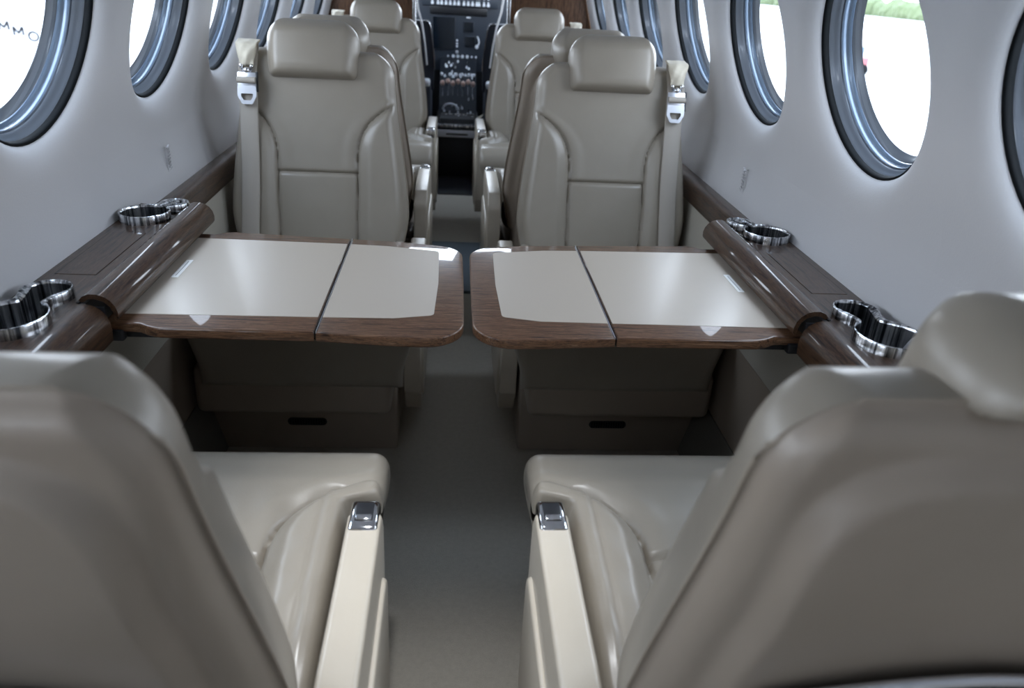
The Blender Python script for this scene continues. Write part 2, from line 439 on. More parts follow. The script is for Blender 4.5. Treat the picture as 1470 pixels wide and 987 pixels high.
def cup_outline(side, A, ra, B, rb, k=0.05, grow=0.0, n=72):
    """smooth union of two circles, traced by angle from a point between them"""
    cx, cy = (A[0]+B[0])/2*0.5+A[0]*0.5, (A[1]+B[1])/2*0.6+A[1]*0.4
    def sd(x, y):
        d1 = math.hypot(x-A[0], y-A[1])-ra; d2 = math.hypot(x-B[0], y-B[1])-rb
        h = max(k-abs(d1-d2), 0)/k; return min(d1, d2)-h*h*k*0.25
    out = []
    for i in range(n):
        th = 2*pi*i/n; lo, hi = 0, 0.2
        r = 0.0
        while sd(cx+r*cos(th), cy+r*sin(th)) < grow and r < 0.2: r += 0.0006
        out.append((side*(cx+r*cos(th)), cy+r*sin(th)))
    return out, (side*cx, cy)
def cup_holder(side, ledge, A, ra, B, rb, k=.05, ztop=0.693, depth=0.075):
    rings = []
    bm = bmesh.new()
    prof = [(0.0030, ztop-0.019), (0.0030, ztop-0.0015), (0.0022, ztop), (0.0005, ztop+0.0003), (-0.001, ztop-0.002), (-0.0015, ztop-0.006)]
    for g, z in prof:
        ol, c = cup_outline(side, A, ra, B, rb, k, grow=g); rings.append([bm.verts.new((x, y, z)) for x, y in ol])
    n = len(rings[0])
    for P, Q in zip(rings, rings[1:]):
        for i in range(n): bm.faces.new((P[i], P[(i+1) % n], Q[(i+1) % n], Q[i]))
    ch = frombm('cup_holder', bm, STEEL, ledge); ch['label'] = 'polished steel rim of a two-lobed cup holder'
    bm = bmesh.new(); rings = []
    for g, z in [(-0.0015, ztop-0.005), (-0.002, ztop-depth)]:
        ol, c = cup_outline(side, A, ra, B, rb, k, grow=g); rings.append([bm.verts.new((x, y, z)) for x, y in ol])
    for i in range(n): bm.faces.new((rings[0][i], rings[0][(i+1) % n], rings[1][(i+1) % n], rings[1][i]))
    bm.faces.new(rings[1])
    w_ = frombm('cup_well', bm, CUPDARK, ch); w_['label'] = 'steel well with painted reflection streaks'
    return ch

def poly_with_holes(outer, holes, z):
    """planar face with holes via triangle fill"""
    bm = bmesh.new(); edges = []
    for loop in [outer]+holes:
        vs_ = [bm.verts.new((x, y, z)) for x, y in loop]
        for i in range(len(vs_)): edges.append(bm.edges.new((vs_[i], vs_[(i+1) % len(vs_)])))
    bmesh.ops.triangle_fill(bm, use_beauty=True, use_dissolve=False, edges=edges)
    return bm
def ledge(side):
    s = side
    nm = 'left' if s < 0 else 'right'
    L = thing('side_ledge', 'glossy walnut side ledge along the %s wall with two steel cup holders' % nm, 'ledge', (s*0.63, 1.30, 0.0))
    def P(o): shift_mesh(o, -s*0.63, -1.30, 0); return o
    cups = [((.6400, 1.003), .051, (.6330, 1.102), .034, .042), ((.6380, 1.516), .045, (.6030, 1.582), .027, .012)]
    xin = 0.585; xout = round(wall_x(.676), 4)-.0005; print('wall', [(z, round(wall_x(z), 3)) for z in (0, .2, .4, .55, .6, .65, .676, .7, .75, .85)])
    outer = [(s*xin, .80), (s*xin, 1.60), (s*xout, 1.625), (s*xout, 1.40), (s*xout, 1.10), (s*xout, .90), (s*xout, .80)]
    # top skin with cup cut-outs; lid gap
    ho = [cup_outline(s, A, ra, B, rb, k, grow=0.003)[0] for A, ra, B, rb, k in cups]
    lid = [(s*.606, 1.205), (s*.670, 1.205), (s*.670, 1.425), (s*.606, 1.425)]
    lo = [(s*.6048, 1.2038), (s*.6712, 1.2038), (s*.6712, 1.4262), (s*.6048, 1.4262)]
    bm = poly_with_holes(outer, ho+[lo], 0.676)
    top = P(frombm('ledge_top', bm, WOOD_Y, L, smooth=False))
    top['label'] = 'walnut veneer ledge surface'
    under = P(box('gap_liner', s*.600, s*.676, 1.198, 1.432, 0.668, 0.6745, GROOVE, L))
    ld = P(prism('storage_lid', lid if s > 0 else lid[::-1], 0.6746, 0.6764, WOOD_Y, L, 0.0004, 1)); ld['label'] = 'flush rectangular walnut lid'
    for A, ra, B, rb, k in cups:
        c = cup_holder(s, L, A, ra, B, rb, k)
        P(c)
        for ch in c.children: P(ch)
    # wall side raised fillet
    fil = [(s*xout, .60), (s*(xout-.001), .6785), (s*(xout+.004), .684), (s*(xout+.03), .684), (s*(xout+.03), .60)]
    # nosing next to the near cup holder
    nose = [(s*.5870, .676), (s*.572, .6775), (s*.560, .6745), (s*.550, .668), (s*.543, .659), (s*.5395, .648), (s*.5385, .636), (s*.540, .618), (s*.545, .612), (s*.590, .612), (s*.5870, .640)]
    P(sweep_y('nosing', nose, .80, 1.082, WOOD_Y, L))
    P(box('ledge_body', s*.588, s*.655, .80, 1.60, .606, .610, WOOD_Y, L))
    P(box('front_support', s*.574, s*.586, .80, 1.60, .612, .674, BLACK, L))
    # hinged half-round door over the table slot
    rl = [(s*.5835, .6790), (s*.578, .6855), (s*.568, .6895), (s*.557, .6895), (s*.547, .6865), (s*.538, .680), (s*.532, .671), (s*.5295, .661), (s*.5300, .652), (s*.5325, .6475), (s*.536, .6490),
          (s*.536, .660), (s*.540, .670), (s*.548, .678), (s*.560, .682), (s*.570, .681), (s*.578, .676)]
    d = P(sweep_y('table_door', rl, 1.090, 1.600, WOOD_Y, L, ny=2)); d['label'] = 'half-round walnut door over the table slot'
    P(box('hinge_gap', s*.583, s*.5872, 1.088, 1.600, .668, .6768, GROOVE, L))
    for y in (1.084, 1.603):
        P(box('end_seal', s*.545, s*.584, y-.002, y+.003, .640, .672, BLACK, L))
    return L
LL = ledge(-1); LR = ledge(1)

def rail(side):
    s = side
    R_ = thing('side_rail', 'narrow dark walnut rail along the %s wall beside the seats' % ('left' if s < 0 else 'right'), 'rail', (s*.66, 2.9, 0))
    sec = [(s*.690, .600), (s*.688, .656), (s*.662, .656), (s*.650, .653), (s*.643, .645), (s*.639, .631), (s*.637, .612), (s*.641, .600)]
    o = sweep_y('rail_body', sec, 1.64, 4.262, WOOD_Y, R_); shift_mesh(o, -s*.66, -2.9, 0)
    c = box('rail_end', s*.630, s*.692, 1.627, 1.650, .585, .668, WOOD_Y, R_, 0.006); shift_mesh(c, -s*.66, -2.9, 0)
rail(-1); rail(1)

# ---------------------------------------------------------------- folding tables
def table(side):
    s = side; nm = 'left' if s < 0 else 'right'
    zt = 0.640; th = 0.017
    T = thing('folding_table', 'glossy walnut fold-out table with cream leather inlay on the %s of the aisle' % nm, 'table', (s*.30, 1.31, 0))
    def P(o): shift_mesh(o, -s*.30, -1.31, 0); return o
    def O(pts): return pts if s > 0 else pts
    tip = 0.0075 if s > 0 else 0.0055
    def M(pts):
        return [(s*x, y) for x, y in pts]
    main = [(.2382, 1.079), (.2382, 1.540)] + [(.38, 1.552), (.48, 1.561), (.495, 1.557), (.507, 1.548), (.515, 1.544), (.560, 1.544), (.560, 1.100), (.520, 1.100), (.505, 1.098), (.490, 1.088), (.470, 1.081)]
    m_ = P(prism('main_leaf', M(main), zt-th, zt, WOOD_X, T, 0.0035, 3)); m_['label'] = 'walnut rimmed inner leaf'
    outer = rounded([(.2350, 1.079), (.2350, 1.539), (.13, 1.530), (tip+.0005, 1.503), (tip-.0005, 1.30), (tip+.0005, 1.061), (.12, 1.067)], [0, 0, .3, .062, 0, .064, .3], 9)
    o_ = P(prism('outer_leaf', M(outer), zt-th, zt, WOOD_X, T, 0.0035, 3)); o_['label'] = 'walnut rimmed outer leaf with rounded tip'
    in1 = rounded([(.2405, 1.136), (.2405, 1.5035), (.556, 1.514), (.556, 1.1335)], .001, 1)
    i1 = P(prism('leather_inlay', M(in1), zt-.002, zt+.0006, INLAY, T, 0.0004, 1)); i1['label'] = 'large cream leather inlay'
    in2 = rounded([(.2335, 1.136), (.2335, 1.503), (.16, 1.4975), (tip+.048, 1.4745), (tip+.0455, 1.30), (tip+.050, 1.1535), (.12, 1.138)], [.001, .001, 0, .010, 0, .010, 0], 4)
    i2 = P(prism('leather_inlay', M(in2), zt-.002, zt+.0006, INLAY, T, 0.0004, 1)); i2['label'] = 'tapered beige leather inlay'
    # fold gap and steel hinge edge
    P(box('fold_gap', s*.2350, s*.2382, 1.083, 1.534, zt-.015, zt-.004, GROOVE, T))
    P(box('hinge_edge', s*.2342, s*.2352, 1.081, 1.536, zt-.012, zt+.0010, BUCKLE, T))
    lb = P(box('placard', s*.509, s*.521, 1.292, 1.382, zt+.0005, zt+.0012, LABELW, T)); lb['label'] = 'small white printed strip'
    ln = P(box('print_line', s*.5143, s*.5157, 1.300, 1.374, zt+.0011, zt+.0014, LABELG, lb))
    # slide arms under the table into the ledge, ends on the hinge line
    for y in (1.12, 1.49):
        P(box('slide_arm', s*.40, s*.566, y-.012, y+.012, zt-th-.012, zt-th+.001, BLACK, T, .002))
    for y in (1.094,):
        P(box('pivot', s*.530, s*.560, y, y+.02, zt-.030, zt-.012, BLACK, T, .003))
    return T
table(-1); table(1)

# ---------------------------------------------------------------- seats
def samples(fn, n, lo, hi, dense_lo, dense_hi, r=0.03, nd=9):
    a = []
    if dense_lo:
        a += [lo + r*(1-cos(pi/2*i/nd)) for i in range(nd)]
        lo = lo+r
    tail = []
    if dense_hi:
        tail = [hi - r*(1-cos(pi/2*i/nd)) for i in range(nd)][::-1]; hi = hi-r
    k = n; mid = [lo+(hi-lo)*i/k for i in range(k+(0 if dense_hi else 1))]
    return a+mid+tail
def pillow(s_list, hwL, hwR, path, front, rear, nu=60, rr=0.028, dense=8, regions=None, close_start=True):
    """slab bent along path(s)->(y,z,normal_y,normal_z); x from -hwL(s) to hwR(s); returns {region:(V,F)}"""
    data = {}
    us = []
    for i in range(dense): us.append(-1+0.13*(1-cos(pi/2*i/dense)))
    for i in range(nu+1): us.append(lerp(-0.87, 0.87, i/nu))
    for i in range(dense-1, -1, -1): us.append(1-0.13*(1-cos(pi/2*i/dense)))
    nU = len(us); grids = []
    for fn in (front, rear):
        g = []
        for s in s_list:
            row = []; a, b = hwL(s), hwR(s)
            py, pz, ny, nz = path(s)
            for u in us:
                x = (b if u > 0 else a)*u
                d = min(a+x, b-x)
                t = fn(x, s, d)
                row.append((x, py+ny*t, pz+nz*t))
            g.append(row)
        grids.append(g)
    out = {}
    def face(reg, quad):
        V, F, idx = out.setdefault(reg, ([], [], {}))
        ids = []
        for key, co in quad:
            if key not in idx: idx[key] = len(V); V.append(co)
            ids.append(idx[key])
        F.append(tuple(ids))
    for gi, g in enumerate(grids):
        for i in range(len(s_list)-1):
            for j in range(nU-1):
                sc_ = (s_list[i]+s_list[i+1])/2; x_ = (g[i][j][0]+g[i+1][j+1][0])/2
                reg = regions(gi, x_, sc_) if regions else 'all'
                q = []
                for (a, b) in ((i, j), (i, j+1), (i+1, j+1), (i+1, j)):
                    border = b in (0, nU-1) or a in (0, len(s_list)-1)
                    key = (0 if border else gi, a, b); q.append((key, g[a][b] if not border or gi == 0 else g[a][b]))
                face(reg, q if gi == 0 else q[::-1])
    return {k: (v[0], v[1]) for k, v in out.items()}
def edge(d, r): 
    if d >= r: return 1.0
    d = max(d, 0); return math.sqrt(max(0, 1-(1-d/r)**2))
REC = math.radians(13); ZB = 0.40
def back_path(s): return (-s*sin(REC), ZB+s*cos(REC), cos(REC), sin(REC))
HB = 0.572
def hwb(s):
    w = lerp(.218, .239, sm(s/.15)) if s < .15 else lerp(.239, .200, sm((s-.15)/.36)*0.6+0.4*(s-.15)/.40)
    R_ = .070
    if s > HB-R_: w -= R_*(1-math.sqrt(max(0, 1-((s-(HB-R_))/R_)**2)))*0.95
    return w
def sb(s):   # inner edge of the side bolsters
    v = .107
    t = (s-.262)/.175
    if t > 0: v += .098*min(t, 1.3)**3.3
    if s < .2: v -= .004*(.2-s)/.2
    return v
def bolster(ax, s, b):
    """bulge of the bolster area and the seam groove along its edge"""
    e = ax-b
    f = -.0085*math.exp(-(e/.0042)**2)
    if e > 0: f += .013*sm(e/.035)
    else: f += -.004*math.exp(-(e/.02)**2)
    return f
def back_front(x, s, d):
    dt = min(d, (HB-s)*1.05, (s+.005)*2)
    E = edge(dt, .030)
    b = sb(s); f = 0
    if b < hwb(s)+.02: f = bolster(abs(x), s, b)*sm(d/.012)*sm((hwb(s)-b+.006)/.03)
    if abs(x) < b: 
        f += -.0085*math.exp(-((s-.252+.012*(x/.1)**2*0)/.0042)**2) + .005*(1-(x/.12)**2)*sm((.25-abs(s-.125))/.05)*(s < .25)
        f += -.012*(1-abs((s-.40)/.2)**2)*(s > .252)*0.4*sm((b-abs(x))/.05)
    return -.058+.058*E+f*min(1, E*1.2)
def back_rear(x, s, d):
    dt = min(d, (HB-s)*1.0, (s+.005)*2)
    # piping seam on the edge, a rounded step, then the flat shell
    E = edge(dt-.004, .022)
    g = -.060 + .004*math.exp(-((dt-.0)/.004)**2)
    taper = lerp(1, .62, sm((s-.36)/.19))
    e2 = max(0, HB-s); kk = .09; hh_ = max(kk-abs(d-e2), 0)/kk
    step = sm((min(d, e2)-hh_*hh_*kk*.25-.026)/.022)
    return -.058-(.034*E+.022*step)*taper
def side_of(x): return 'a' if x > 0 else 'b'
def back_regions(gi, x, s):
    if gi == 1: return 'back_shell'
    b = sb(s)
    if abs(x) > b: return 'bolster'+side_of(x)
    return 'upper_panel' if s > .252 else 'lower_panel'
def cush_path(s):   # s measured forwards from the backrest
    L = .425; r = .062
    if s < L: return (s-.03, .452+.010*sin(pi*s/L)+.02*(s/L), 0.0, 1.0)
    a = (s-L)/r
    y0, z0 = L-.03, .472
    if a < pi/2*1.02:
        a = min(a, pi/2*1.02); return (y0+r*sin(a), z0-r+r*cos(a), sin(a), cos(a))
    am = pi/2*1.02; y1, z1 = y0+r*sin(am), z0-r+r*cos(am); q = s-L-am*r
    return (y1-.14*q, z1-q, 1.0, 0.02)
HC = .425+.062*1.602+.155
def mk_seat_meshes(aisle, near=False):
    """meshes of one seat, facing +Y, aisle armrest on the +x (1) or -x (-1) side"""
    out = {}
    sv = sorted(set([round(v, 5) for v in [HB*(1-cos(pi/2*i/9))*0.05 for i in range(9)] + [.028+i*(HB-.06)/118 for i in range(119)] + [HB-.032+.032*sin(pi/2*i/10) for i in range(11)]]))
    r = pillow(sv, hwb, hwb, back_path, back_front, back_rear, nu=92, regions=back_regions)
    for k, vf in r.items(): out[k] = vf
    # headrest: saddle over the top of the backrest
    HH = .150
    def hp(s): q = s+HB-.080; y, z, a, b = back_path(q); return (y, z, a, b)
    def hh(s):
        w = .1195; R_ = .060
        w -= .009*(1-sin(pi*min(1, s/HH*.75+.12)))
        if s > HH-R_: w -= R_*(1-max(0, 1-((s-(HH-R_))/R_)**2.3)**(1/2.3))
        if s < .016: w -= .016*(1-math.sqrt(max(0, 1-((.016-s)/.016)**2)))
        return w
    hs = [.02*(1-cos(pi/2*i/6)) for i in range(6)]+[.02+i*(HH-.06)/26 for i in range(27)]+[HH-.04+.04*sin(pi/2*i/10) for i in range(1, 11)]
    def hf(x, s, d): return -.02+.052*edge(min(d, (HH-s)*.8, s*1.6), .034)+.010*(1-(x/.12)**2)*sm(s/.04)*sm((HH-s)/.04)-.004*sm(s/HH)
    def hr(x, s, d):
        lo = (.104 if near else .045)-.014*(abs(x)/.12)**2
        return -.02-(.074 if near else .086)*edge(min(d, (HH-s)*.8, max(0, s-lo)*1.3), .036)-.004*sm(s/.01)*0
    out['headrest'] = pillow(hs, hh, hh, hp, hf, hr, nu=36, dense=8)['all']
    # T-shaped seat cushion
    def wA(s): return .237 if s < .255 else lerp(.237, .283, sm((s-.300)/.030)) if s < .51 else .283-.03*sm((s-.51)/.15)
    def wB(s): return .232-.02*sm((s-.49)/.15)
    Lf, Rf = (wB, wA) if aisle > 0 else (wA, wB)
    def cb(s):
        y = s-.03
        v = .143+.004*max(0, (.18-y))/.1
        t = (y-.185)/.140
        if t > 0: v += .088*min(t, 1.4)**2.6
        return v
    cs = [.03*(1-cos(pi/2*i/5)) for i in range(5)]+[.03+i*(HC-.065)/128 for i in range(129)]+[HC-.035+.035*sin(pi/2*i/8) for i in range(1, 9)]
    def cf(x, s, d):
        E = edge(min(d*lerp(2.0, 1.0, sm((s-.33)/.06)), (HC-s)), .024); b = cb(s); f = 0
        ax = abs(x)
        if b < .232: 
            f = bolster(ax, s, b)*1.15+.006*max(0, 1-((ax-b-.05)/.05)**2)*sm((.36-s)/.06)*sm((s-.0)/.08)
            # creases across the bolster leather
            if ax > b: f += .0008*sin(105*s+30*ax+2.5*sin(40*ax+9*s))*sm((ax-b)/.03)*sm((.232-ax)/.02)
        if ax < b or b >= .232:
            f += -.009*math.exp(-((s-.214)/.0045)**2)*(1 if ax < b else 0)
            f += .008*sm((s-.214)/.06)*sm((b-ax)/.05)*(1-sm((s-.36)/.05)) if s > .214 else .004*sm((.214-s)/.05)*sm((b-ax)/.05)
            f += .0016*sin(120*x+14*s)*math.exp(-((s-.285)/.06)**2)*sm((ax-.06)/.08)
        # armrest side piping groove
        e = (x*aisle)-.214
        if s < .33: f += .0035*math.exp(-(e/.0035)**2)-.004*math.exp(-((e+.008)/.003)**2)
        # horizontal seam low on the front face
        f += -.006*math.exp(-((s-.47)/.004)**2)*0
        return -.022+.025*E+f*min(1, E)
    def cr(x, s, d): return -.035-.05*edge(min(d, HC-s), .03)*(1-0.35*sm((s-.3)/.1))
    def creg(gi, x, s):
        if gi == 1: return 'cushion'
        b = cb(s)
        if b < .232 and abs(x) > b: return 'cbolster'+side_of(x)
        return 'cushion' if s > .214 else 'crear'
    r = pillow(cs, Lf, Rf, cush_path, cf, cr, nu=96, regions=creg)
    for k, vf in r.items(): out[k] = vf
    return out
MESH = {}
def seat_mesh(aisle, key, vf, m):
    k = (aisle, key, HB)
    if k not in MESH:
        me = bpy.data.meshes.new(key); me.from_pydata(vf[0], [], vf[1])
        bm = bmesh.new(); bm.from_mesh(me); bmesh.ops.remove_doubles(bm, verts=bm.verts, dist=1e-6); bmesh.ops.recalc_face_normals(bm, faces=bm.faces); bm.to_mesh(me); bm.free()
        me.polygons.foreach_set('use_smooth', [True]*len(me.polygons)); me.materials.append(m); me.update()
        MESH[k] = me
    return MESH[k]
PART = {'bolstera': ('side_bolster', LEATHER), 'bolsterb': ('side_bolster', LEATHER), 'upper_panel': ('upper_back_panel', LEATHER),
        'lower_panel': ('lower_back_panel', LEATHER), 'back_shell': ('back_shell', SHELL), 'headrest': ('headrest', LEATHER),
        'cushion': ('seat_cushion', LEATHER), 'crear': ('rear_cushion_panel', LEATHER), 'cbolstera': ('cushion_bolster', LEATHER), 'cbolsterb': ('cushion_bolster', LEATHER)}
def fix_normals(me, ref):
    pass
def build_seat(aisle, label, group, belt, near=False):
    S = thing('cabin_seat', label, 'seat', (0, 0, 0), 0, group)
    vfs = mk_seat_meshes(aisle, near); keep = {}
    for k, vf in vfs.items():
        nm, m = PART[k]; me = seat_mesh(aisle, k, vf, m)
        o = bpy.data.objects.new(nm, me); COL.objects.link(o); o.parent = S
    a = aisle
    # piping round the shell edge
    pts = [];
    for i in range(0, 41):
        s = .03+(HB-.031-.03)*i/40 if i < 40 else HB-.001
        y, z, ny, nz = back_path(s); pts.append((hwb(s)+.001, y-.058*ny, z-.058*nz))
    full = pts+[(-x, y, z) for x, y, z in reversed(pts)]
    tube('piping', full, .0017, PIPING, S, 8)
    # double stitched seam between the cushion bolster and the armrest
    for xs in (.213, .2205):
        sp2 = []
        for i in range(30):
            y, z, ny, nz = cush_path(.03+.29*i/29); sp2.append((a*xs, y, z+.0172-(.001 if xs > .21 else 0)))
        tube('stitched_seam', sp2, .0013, PIPING, S, 6)
    # lower tier of the front, plinth, vent
    bm = bmesh.new(); add_box(bm, -.225, .232, .02, .425, .175, .30, .018, 3)
    frombm('seat_pan', bm, SHELL, S)
    pl = box('plinth', -.230, .238, -.16, .305, .0, .205, SHELL, S, .006); pl['label'] = 'flared seat plinth'
    vent = prism('vent', rrect(-.050, .050, -.011, .011, .0108), 0, .003, BLACK, S, .0005, 1)
    vent.data.transform(Matrix.Translation((0, .304, .084)) @ Matrix.Rotation(-pi/2, 4, 'X'))
    bm = bmesh.new()
    for i in range(14):
        for j in (-1, 0, 1):
            bmesh.ops.create_uvsphere(bm, u_segments=6, v_segments=4, radius=.0026, matrix=Matrix.Translation((-.043+i*.0066, .3078, .084+j*.0058)))
    g = frombm('vent_mesh', bm, RUBBER, vent)
    # recline hinge block
    box('hinge_block', -.20, .20, -.10, .02, .18, .43, SHELL, S, .02, 3)
    # armrest on the aisle side: side panel with recessed line, pad, steel ashtray cap
    x0, x1 = (a*.246, a*.290)
    xa, xb = min(x0, x1), max(x0, x1)
    out = rounded([(-.150, .13), (.215, .13), (.246, .20), (.246, .478), (.225, .512), (-.12, .512), (-.165, .475)], [.05, .035, .02, .012, .015, .03, .03], 6)
    bm = bmesh.new(); f = bm.faces.new([bm.verts.new((xa, y, z)) for y, z in out])
    rr_ = bmesh.ops.extrude_face_region(bm, geom=[f])
    ev = [v for v in rr_['geom'] if isinstance(v, bmesh.types.BMVert)]
    for v in ev: v.co.x = xb
    es = [e for e in bm.edges if abs(e.verts[0].co.x-e.verts[1].co.x) < 1e-6]
    bmesh.ops.bevel(bm, geom=es, offset=.007, segments=4, profile=.5, affect='EDGES')
    ar = frombm('armrest', bm, LEATHER_ARM, S)
    # bulged outer panel
    xo = a*.290
    ol = rounded([(-.135, .16), (.195, .16), (.222, .22), (.222, .42), (-.135, .42)], [.05, .04, .02, .03, .05], 6)
    bm = bmesh.new(); f = bm.faces.new([bm.verts.new((xo-a*.002, y, z)) for y, z in ol]); rr_ = bmesh.ops.extrude_face_region(bm, geom=[f])
    ev = [v for v in rr_['geom'] if isinstance(v, bmesh.types.BMVert)]
    for v in ev: v.co.x = xo+a*.006
    es = [e for e in bm.edges if all(v in ev for v in e.verts)]
    bmesh.ops.bevel(bm, geom=es, offset=.006, segments=3, profile=.5, affect='EDGES')
    frombm('outer_panel', bm, LEATHER_ARM, ar)
    tb = [(xb-.0045 if a > 0 else xa+.0045, y, .4895) for y in (-.11, .0, .1, .185)]
    # ashtray cap
    cap = bmesh.new(); cx0, cx1 = xa+.003, xb-.003
    add_box(cap, cx0, cx1, .188, .2475, .475, .5155, .006, 3)
    cp = frombm('ashtray', cap, CHROME, ar); cp['label'] = 'chrome ashtray cap'
    box('ashtray_well', cx0+.007, cx1-.007, .203, .240, .5125, .5166, BLACK, cp, .0015)
    rot = Matrix.Rotation(0.2, 3, 'X')
    box('ashtray_lip', cx0+.009, cx1-.009, .204, .212, .5145, .5190, CHROME, cp, .001, rot=rot)
    box('front_slot', cx0+.010, cx1-.010, .2463, .2484, .450, .490, BLACK, ar, .0008)
    # window side low armrest
    wx0, wx1 = (-a*.236, -a*.246)
    if belt:
        # shoulder belt on the window side of the backrest
        c = -a*.171; hw_ = .0235
        V, F = [], []
        n = 40
        for i in range(n+1):
            s = .02+(HB+.010-.02)*i/n
            y, z, ny, nz = back_path(min(s, HB)); t = .019 if s < .5 else .019-.03*sm((s-.5)/.07)
            cc = c + a*(-.010)*sm((.3-s)/.3)
            if s > HB: z += s-HB
            for dx in (-hw_, -hw_+.003, 0, hw_-.003, hw_):
                tt = t+(.0022 if abs(dx) < hw_-.001 else 0)
                V.append((cc+dx, y+ny*tt, z+nz*tt))
        for i in range(n):
            for j in range(4): F.append((i*5+j, i*5+j+1, i*5+j+6, i*5+j+5))
        me_o = pyd('shoulder_belt', V, F, BELT, S)
        sol = me_o.modifiers.new('thickness', 'SOLIDIFY'); sol.thickness = .003
        def at(s, t, x=0): y, z, ny, nz = back_path(s); return (c+x, y+ny*t, z+nz*t)
        # gathered cloth keeper over the top
        V, F = [], []; rows = 14; cols = 16
        for i in range(rows+1):
            q = i/rows; s = .513+.072*q; w_ = lerp(.017, .027, sm(q*1.3))
            for j in range(cols+1):
                u = -1+2*j/cols
                t = .026+.016*(1-u*u)*sin(pi*min(1, q*1.1))+.0025*sin(9*q+5*u)*1.0-.035*sm((q-.78)/.22)
                V.append(at(s, t, u*w_))
        for i in range(rows):
            for j in range(cols): F.append((i*(cols+1)+j, i*(cols+1)+j+1, (i+1)*(cols+1)+j+1, (i+1)*(cols+1)+j))
        ck = pyd('belt_cover', V, F, CLOTH, me_o); sol = ck.modifiers.new('t', 'SOLIDIFY'); sol.thickness = .004
        ck['label'] = 'gathered ivory cloth cover'
        # anchor stud with two ears
        bm = bmesh.new()
        for dx in (-.013, 0, .013):
            ss = .468 if dx == 0 else .478
            p = at(ss+.035, .030, dx)
            bmesh.ops.create_uvsphere(bm, u_segments=14, v_segments=10, radius=.0085 if dx == 0 else .0055, matrix=Matrix.Translation(p))
        add_tube(bm, [at(.513, .028, -.014), at(.498, .028, -.006), at(.495, .028, 0), at(.498, .028, .006), at(.513, .028, .014)], .004, 8)
        st = frombm('anchor_stud', bm, CHROME, me_o)
        # slider bar and latch plate
        rotm = Matrix.Rotation(REC, 3, 'X')
        p = at(.480, .030)
        bm = bmesh.new(); add_box(bm, p[0]-.024, p[0]+.024, p[1]-.004, p[1]+.004, p[2]-.022, p[2]+.018, .003, 2, rot=rotm)
        fr_ = frombm('belt_slider', bm, BUCKLE, me_o)
        p = at(.478, .036)
        bm = bmesh.new(); add_tube(bm, [(p[0]-.023, p[1], p[2]), (p[0]+.023, p[1], p[2])], .008, 12); frombm('slider_roller', bm, BELT, fr_)
        p1 = at(.480, .029, -.026*(-a) if False else 0)
        box('slider_edge', p1[0]-.028, p1[0]-.023, p1[1]-.004, p1[1]+.004, p1[2]-.03, p1[2]+.02, BLACK, fr_, .001, rot=rotm)
        # latch plate: trapezoid loop
        outl = rounded([(-.0235, .020), (.0235, .020), (.0240, -.006), (.013, -.026), (-.013, -.026), (-.0240, -.006)], .005, 4)
        hole = rounded([(-.0155, .000), (.0155, .000), (.0145, -.008), (.009, -.0165), (-.009, -.0165), (-.0145, -.008)], .0025, 3)
        bm = poly_with_holes(outl, [hole], 0)
        rr_ = bmesh.ops.extrude_face_region(bm, geom=bm.faces[:])
        for v in rr_['geom']:
            if isinstance(v, bmesh.types.BMVert): v.co.z = .005
        y, z, ny, nz = back_path(.445)
        # local x->x, local y->up along back, local z->forward normal
        Mx = Matrix(((1, 0, 0, c), (0, -sin(REC), cos(REC), y+ny*.029), (0, cos(REC), sin(REC), z+nz*.029), (0, 0, 0, 1)))
        bm.transform(Mx)
        lp = frombm('latch_plate', bm, BUCKLE, me_o); lp['label'] = 'silver trapezoid latch plate'
    return S
def copy_tree(o, parent=None):
    c = o.copy(); COL.objects.link(c)
    if parent: c.parent = parent
    for ch in list(o.children): copy_tree(ch, c)
    return c
G = 'beige leather cabin seats'
seats = {}
def place(key, aisle, belt, label, x, y, rz):
    global HB
    near = key[0] == 'n'; belt_k = (belt, near)
    if (aisle, belt_k) not in seats:
        HB = .550 if near else .572
        o = build_seat(aisle, label, G, belt, near); seats[(aisle, belt_k)] = o
    else:
        o = copy_tree(seats[(aisle, belt_k)]); o['label'] = label
    o.location = (x, y, 0); o.rotation_euler = (0, 0, rz); return o
YN, YM, YF2, YFF = .58, 2.02, 2.56, 3.74
n1 = place('nl', 1, False, 'nearest beige leather seat left of the aisle, seen from behind in the left foreground', -.402, YN, 0)
n2 = place('nr', -1, False, 'nearest beige leather seat right of the aisle, seen from behind in the right foreground', .379, YN, 0)
m1 = place('ml', -1, True, 'left leather seat facing the camera just beyond the left table, with ivory belt cover', -.392, YM, pi)
m2 = place('mr', 1, True, 'right leather seat facing the camera just beyond the right table, with belt buckle', .397, YM, pi)
f1 = place('fl', 1, False, 'left seat facing the cockpit, mostly hidden behind the camera-facing seat beyond the left table', -.398, YF2, 0)
f2 = place('fr', -1, False, 'right seat facing the cockpit, its headrest and side peeking out behind the camera-facing right seat', .375, YF2, 0)
g1 = place('gl', -1, True, 'farthest left leather seat facing the camera in front of the walnut partition', -.400, YFF, pi)
g2 = place('gr', 1, True, 'farthest right leather seat facing the camera in front of the walnut partition', .365, YFF, pi)
for S, dz in ((m1, -.06), (m2, -.06)):     # their armrests are lowered
    for ch in S.children:
        if ch.name.startswith('armrest'): ch.location = (0, 0, dz)
        if ch.name.startswith('headrest'): ch.location = (.008 if S is m1 else 0, 0, 0)
